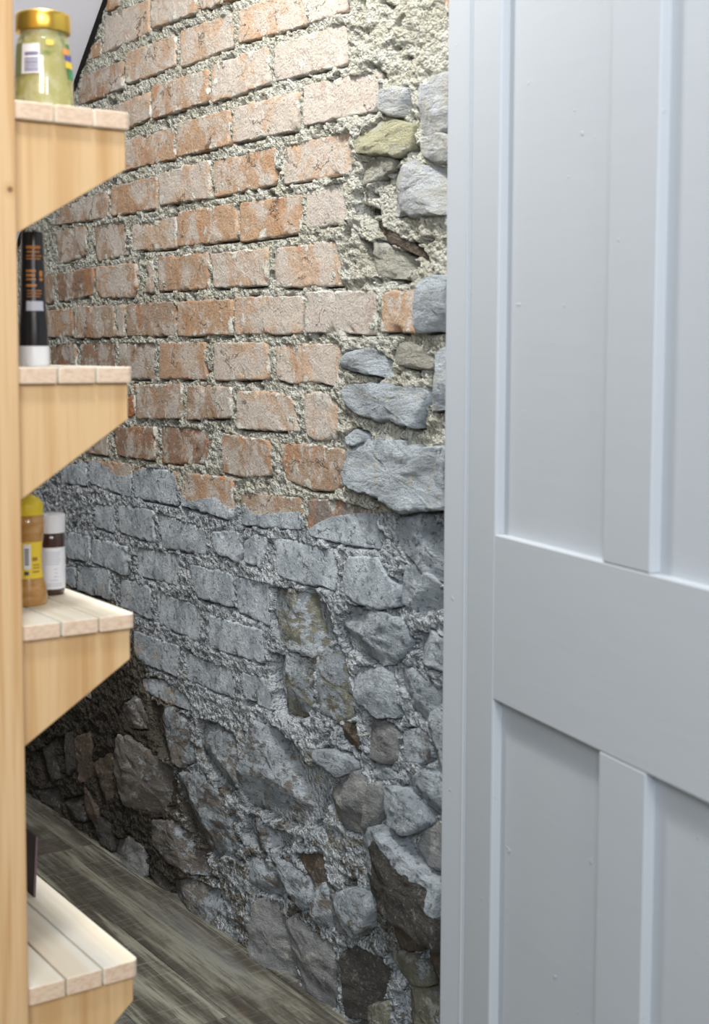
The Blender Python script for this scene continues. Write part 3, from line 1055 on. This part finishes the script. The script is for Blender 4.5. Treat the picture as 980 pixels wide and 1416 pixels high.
tops = [onY(px, py, 1.45)[1] for px, py in ((180, 155.5), (180, 507.5), (188, 848), (197, 1325))]
bots = [onY(px, py, 1.45)[1] for px, py in ((180, 180), (180, 530), (188, 869), (197, 1349))]
print('shelf', XU, XR, XS, tops, bots)
corner = [onY(165, 234, YB)[1], onY(177, 580, YB)[1], onY(183, 911, YB)[1], onY(190, 1382, YB)[1]]
foot = [onY(26, 328, YB)[1], onY(30, 697, YB)[1], onY(38, 1037, YB)[1], corner[3] - 0.12]
Y2 = 2.44
for yy in (YF, Y2):
    shelf_part(box('upright', XU - 0.095, XU, yy, yy + 0.042, 0.0, 2.0, MAT_PINE_V, None, 0.003))
for yb in (YB, Y2 + 0.004):
    for zt, zc, zf in zip(bots, corner, foot):
        pts = [(XU - 0.02, zt), (XR, zt), (XR, zc), (XU, zf), (XU - 0.02, zf)]
        shelf_part(prism('bracket', pts, 'y', yb, yb + 0.018, MAT_PINE_B, None, 0.0015, 2))
widths = [(XU + 0.001, XU + 0.001 + 0.0455), (XU + 0.0495, XU + 0.0925), (XU + 0.0955, XS)]


def slat_outline(x0, x1, y0, y1, rl, rr):
    pts = []
    def arc(cx, cy, rad, a0, a1):
        for i in range(6):
            a = a0 + (a1 - a0) * i / 5
            pts.append((cx + rad * math.cos(a), cy + rad * math.sin(a)))
    arc(x0 + rl, y0 + rl, rl, math.pi, 1.5 * math.pi)
    arc(x1 - rr, y0 + rr, rr, 1.5 * math.pi, 2 * math.pi)
    arc(x1 - rr, y1 - rr, rr, 0, 0.5 * math.pi)
    arc(x0 + rl, y1 - rl, rl, 0.5 * math.pi, math.pi)
    return pts


for zt, zb in zip(tops, bots):
    for i, (a, b) in enumerate(widths):
        o = prism('slat', slat_outline(a, b, 1.45, Y2 + 0.03, 0.008 if i == 0 else 0.0015, 0.009 if i == 2 else 0.0015), 'z', zb + 0.0005, zt,
                  MAT_PINE_S, None, 0.0022, 3)
        shelf_part(o)

# ------------------------------------------------------------------ things on the shelves


def stand(name, x, y, z):
    o = empty(name, (x, y, z), math.atan2(-y, -x))   # local +x looks to the viewer's place, +y to its right
    return o


MAT_GLASS = plain('clear_glass', (0.95, 0.97, 0.93), 0.03, Transmission_Weight=1.0, IOR=1.45)
MAT_GOLD = plain('gold_lid_lacquer', (0.72, 0.47, 0.08), 0.28, Metallic=0.85)
MAT_PAPER = plain('white_label_paper', (0.80, 0.80, 0.82), 0.5)
MAT_INK = plain('blue_black_ink', (0.10, 0.10, 0.26), 0.5)
MAT_BLACKINK = plain('black_ink', (0.03, 0.03, 0.04), 0.5)
MAT_GREYINK = plain('grey_ink', (0.52, 0.52, 0.56), 0.5)


def relish():
    t = NT('pale_yellow_relish')
    pos = t.coords('Object')
    n = t.noise(pos, 60.0, 4, 0.6)
    c = t.mix(t.smooth(n, 0.4, 0.66), (0.66, 0.60, 0.24), (0.80, 0.76, 0.46))
    c = t.mix(t.smooth(t.noise(pos, 38.0, 2), 0.62, 0.72), c, (0.30, 0.36, 0.10))
    return t.finish(c, 0.25)


# jar with the gold lid, top shelf
jx, jz0 = onY(61, 150, 1.545)
S1 = tops[0] + 0.0004
k1 = 1.545 / ray(61, 100)[1] / F          # metres per pixel at the jar
jar = stand('jar', jx, 1.545, S1)
tag(jar, 'glass jar of yellow relish with a gold screw lid, on the top shelf', 'jar')
top_j = onY(61, 21, 1.545)[1] - S1
lid_h = 26 * k1
rb = 40.5 * k1; rl_ = 37.5 * k1
nb = top_j - lid_h
prof_g = [(rb * 0.80, 0.001), (rb * 0.96, 0.004), (rb, 0.010), (rb * 0.985, nb * 0.45), (rb * 0.93, nb * 0.80), (rb * 0.88, nb * 0.90), (rb * 0.80, nb * 0.95), (rb * 0.80, top_j - 0.006)]
lathe('glass', prof_g, MAT_GLASS, jar)
lathe('relish', [(max(q[0] - 0.0018, 0.001), max(q[1], 0.0030)) for q in prof_g[:-1]] + [(rb * 0.77, nb + 0.002)], relish(), jar)
lathe('lid', [(rl_ * 0.985, nb + 0.0005), (rl_, nb + 0.0015), (rl_, top_j - 0.004), (rl_ * 0.98, top_j - 0.0012), (rl_ * 0.93, top_j), (rl_ * 0.86, top_j), (rl_ * 0.84, top_j - 0.0008)], MAT_GOLD, jar)


def A(px, c, rad):
    return math.asin(max(-0.99, min(0.99, (px - c) / rad)))


def Zp(py, px, y, base):
    return onY(px, py, y)[1] - base


yj = 1.545
lab = patch('label', prof_g, A(32, 61, 40), A(56, 61, 40), Zp(107, 45, yj, S1), Zp(66, 45, yj, S1), MAT_PAPER, jar, 0.0008)
for i, py in enumerate((78, 80.5, 86, 89.5, 92.5, 96, 99.5, 102.5)):
    patch('barcode_bar', prof_g, A(36, 61, 40), A(54, 61, 40), Zp(py + 1.6, 45, yj, S1), Zp(py, 45, yj, S1), MAT_INK, lab, 0.0012, 6)
print_l = patch('printed_band', prof_g, A(24, 61, 40), A(31.5, 61, 40), Zp(110, 45, yj, S1), Zp(64, 45, yj, S1), plain('olive_print', (0.20, 0.24, 0.10), 0.4), jar, 0.0008)
for nm, c, a0, a1, y0, y1 in (('orange', (0.80, 0.34, 0.08), 88, 97, 75, 84), ('blue', (0.10, 0.10, 0.36), 91, 99.5, 82, 92), ('yellow', (0.85, 0.62, 0.05), 91, 100, 92, 101),
                              ('green', (0.05, 0.26, 0.10), 94, 100.6, 102, 116), ('dark_green', (0.08, 0.22, 0.10), 93, 98, 68, 75), ('amber', (0.80, 0.60, 0.12), 65, 76, 66, 74)):
    patch('print_' + nm, prof_g, A(a0, 61, 40.6), A(a1, 61, 40.6), Zp(y1, 90, yj, S1), Zp(y0, 90, yj, S1), plain(nm + '_print', c, 0.4), jar, 0.0008, 6)

# black bottle standing on its white cap, second shelf
S2 = tops[1] + 0.0004
yb_ = 1.56
bx, _ = onY(47, 490, yb_)
k2 = yb_ / ray(47, 420)[1] / F
bot = stand('bottle', bx, yb_, S2)
tag(bot, 'slim black bottle with orange print, standing on its white cap on the second shelf', 'bottle')
capz = Zp(478.5, 47, yb_, S2); topz = Zp(321, 47, yb_, S2)
lathe('cap', [(20.5 * k2, 0.0), (21 * k2, 0.001), (21 * k2, capz - 0.001), (20.4 * k2, capz)], plain('white_plastic', (0.82, 0.82, 0.83), 0.35), bot)
prof_b = [(19.5 * k2, capz), (19.5 * k2, capz + 0.02), (17.2 * k2, capz + 0.048), (15.4 * k2, topz - 0.03), (15.2 * k2, topz - 0.003), (14 * k2, topz)]
lathe('body', prof_b, plain('black_plastic', (0.012, 0.011, 0.013), 0.25), bot)
m_or = plain('orange_print', (0.50, 0.20, 0.035), 0.45)
for py, a0, a1, hgt in ((341, 38, 58, 4), (348, 39, 57, 2.5), (354, 38, 60, 1.5), (358, 38, 58, 1.5), (374, 38, 51, 3), (380, 38, 50, 3), (386, 38, 51, 2), (375, 56, 60, 8),
                        (385, 56, 60, 4), (394, 38, 52, 3), (402, 39, 58, 1.2), (406, 39, 58, 1.2), (410, 39, 56, 1.2)):
    patch('print_line', prof_b, A(a0, 47, 17), A(a1, 47, 17), Zp(py + hgt, 47, yb_, S2), Zp(py, 47, yb_, S2), m_or, bot, 0.0005, 6)
patch('white_print', prof_b, A(38, 47, 17.5), A(60, 47, 17.5), Zp(430, 47, yb_, S2), Zp(417, 47, yb_, S2), plain('grey_white_print', (0.55, 0.55, 0.62), 0.45), bot, 0.0005, 8)

# mustard bottle and spread jar, third shelf
S3 = tops[2] + 0.0004
mx, my = onZ(40, 838, S3)
my += 0.018; mx = onY(38, 800, my)[0]
k3 = my / ray(38, 770)[1] / F
mus = stand('bottle', mx, my, S3)
tag(mus, 'waisted bottle of mustard coloured sauce with a round yellow cap, on the third shelf', 'bottle')
zz = lambda py: Zp(py, 38, my, S3)
prof_m = [(25.5 * k3, 0.0), (27 * k3, 0.003), (27 * k3, zz(822)), (26 * k3, zz(812)), (22.5 * k3, zz(798)), (20.5 * k3, zz(785)), (20.2 * k3, zz(765)), (21.5 * k3, zz(750)), (23.8 * k3, zz(735)),
          (24 * k3, zz(722)), (22.5 * k3, zz(712)), (18 * k3, zz(708))]
t_ = NT('mustard_sauce')
sauce = t_.finish(t_.mix(t_.smooth(t_.noise(t_.coords('Object', scale=(1, 1, 3)), 40.0, 4), 0.4, 0.65), (0.44, 0.22, 0.06), (0.55, 0.31, 0.10)), 0.18, Coat_Weight=0.5)
lathe('body', prof_m, sauce, mus)
cp = [(22 * k3, zz(711)), (22.5 * k3, zz(706)), (22.5 * k3, zz(700))]
for i in range(1, 9):
    a = i / 8 * math.pi / 2
    cp.append((22.5 * k3 * math.cos(a) if i < 8 else 0.0008, zz(700) + (zz(683) - zz(700)) * math.sin(a)))
lathe('cap', cp, plain('yellow_plastic', (0.82, 0.62, 0.03), 0.4), mus)
ml = patch('label', prof_m, A(20, 38, 22.5), A(58, 38, 22.5), zz(797), zz(747), plain('yellow_label', (0.82, 0.60, 0.04), 0.45), mus, 0.0009, 14)
bc = patch('barcode', prof_m, A(33, 38, 22.5), A(43, 38, 22.5), zz(784), zz(750), MAT_PAPER, ml, 0.0013, 6)
for i in range(7):
    patch('print_line', prof_m, A(34.5, 38, 22.5), A(40.5, 38, 22.5), zz(756 + i * 3.4 + 1.8), zz(756 + i * 3.4), MAT_BLACKINK, ml, 0.0017, 4)
for i, (a0, a1, y0, hh) in enumerate(((45, 52, 768, 5), (46, 55, 778, 1.5), (46, 55, 782, 1.5), (34, 40, 787, 5), (45, 54, 787, 2))):
    patch('print_line', prof_m, A(a0, 38, 22.5), A(a1, 38, 22.5), zz(y0 + hh), zz(y0), plain('brown_print', (0.35, 0.17, 0.03), 0.5) if i != 3 else MAT_BLACKINK, ml, 0.0014, 4)

sx, sy = onZ(72, 823, S3)
sy += 0.012; sx = onY(71, 790, sy)[0]
k4 = sy / ray(71, 770)[1] / F
spr = stand('jar', sx, sy, S3)
tag(spr, 'small dark brown jar with a white lid and white label, beside the mustard bottle', 'jar')
ss = lambda py: Zp(py, 71, sy, S3)
prof_s = [(16 * k4, 0.0), (17.5 * k4, 0.002), (18.5 * k4, ss(812)), (18.8 * k4, ss(800)), (18.8 * k4, ss(745)), (18.5 * k4, ss(738)), (16 * k4, ss(735))]
lathe('body', prof_s, plain('chocolate_brown_jar', (0.055, 0.022, 0.015), 0.2, Coat_Weight=0.5), spr)
lathe('lid', [(19 * k4, ss(735.5)), (19.6 * k4, ss(734)), (19.6 * k4, ss(713)), (19.2 * k4, ss(711)), (18 * k4, ss(710))], plain('white_lid_plastic', (0.82, 0.82, 0.84), 0.35), spr)
sl_ = patch('label', prof_s, A(54, 71, 18.9), A(89.4, 71, 18.9), ss(812), ss(755), MAT_PAPER, spr, 0.0007, 14)
for i in range(6):
    patch('print_line', prof_s, A(63, 71, 18.9), A(83 - (i % 3), 71, 18.9), ss(761 + i * 3.2 + 1.1), ss(761 + i * 3.2), MAT_GREYINK, sl_, 0.0011, 6)
for a0, a1, y0 in ((74, 79, 784), (75, 79, 789), (74, 80, 794), (70, 80, 799), (65, 84, 804), (64, 84, 807)):
    patch('print_line', prof_s, A(a0, 71, 18.9), A(a1, 71, 18.9), ss(y0 + 1.1), ss(y0), MAT_GREYINK, sl_, 0.0011, 5)

# dark packet standing on the lowest shelf, its edge showing past the upright
S4 = tops[3] + 0.0004
cx_, cy_ = onZ(48.5, 1240, S4)
pk = empty('packet', (cx_, cy_, S4))
tag(pk, 'thin dark plum cardboard packet standing on the lowest slatted shelf', 'packet')
MAT_PLUM = plain('plum_card', (0.028, 0.010, 0.016), 0.55)
ph = onY(52, 1157, cy_)[1] - S4
xt = onY(52, 1157, cy_)[0] - cx_
v = []
for (zq, sh) in ((0.0, 0.0), (ph, xt)):
    for (xq, yq) in ((-0.002, 0.0), (0.0, 0.0), (0.0, 0.13), (-0.002, 0.13)):
        v.append((xq + sh, yq, zq))
link('card', mesh('card', v, [(0, 3, 2, 1), (4, 5, 6, 7), (0, 1, 5, 4), (1, 2, 6, 5), (2, 3, 7, 6), (3, 0, 4, 7)]), pk, MAT_PLUM)
v2 = [(q[0] - 0.0003 if i in (0, 3, 4, 7) else q[0] + 0.0003, q[1] if 0 else q[1], q[2]) for i, q in enumerate(v)]
e = 0.0008
link('card_edge', mesh('card_edge', [(-0.0025, -e, 0), (0.0005, -e, 0), (0.0005 + xt, -e, ph), (-0.0025 + xt, -e, ph), (-0.0025, 0, 0), (0.0005, 0, 0), (0.0005 + xt, 0, ph), (-0.0025 + xt, 0, ph)],
                        [(0, 1, 2, 3), (4, 7, 6, 5), (0, 4, 5, 1), (1, 5, 6, 2), (2, 6, 7, 3), (3, 7, 4, 0)]), pk, plain('mauve_card_edge', (0.20, 0.13, 0.17), 0.5))
print('wall pieces', len(pieces), sum(len(o.data.polygons) for o in sc.objects if o.type == 'MESH'))
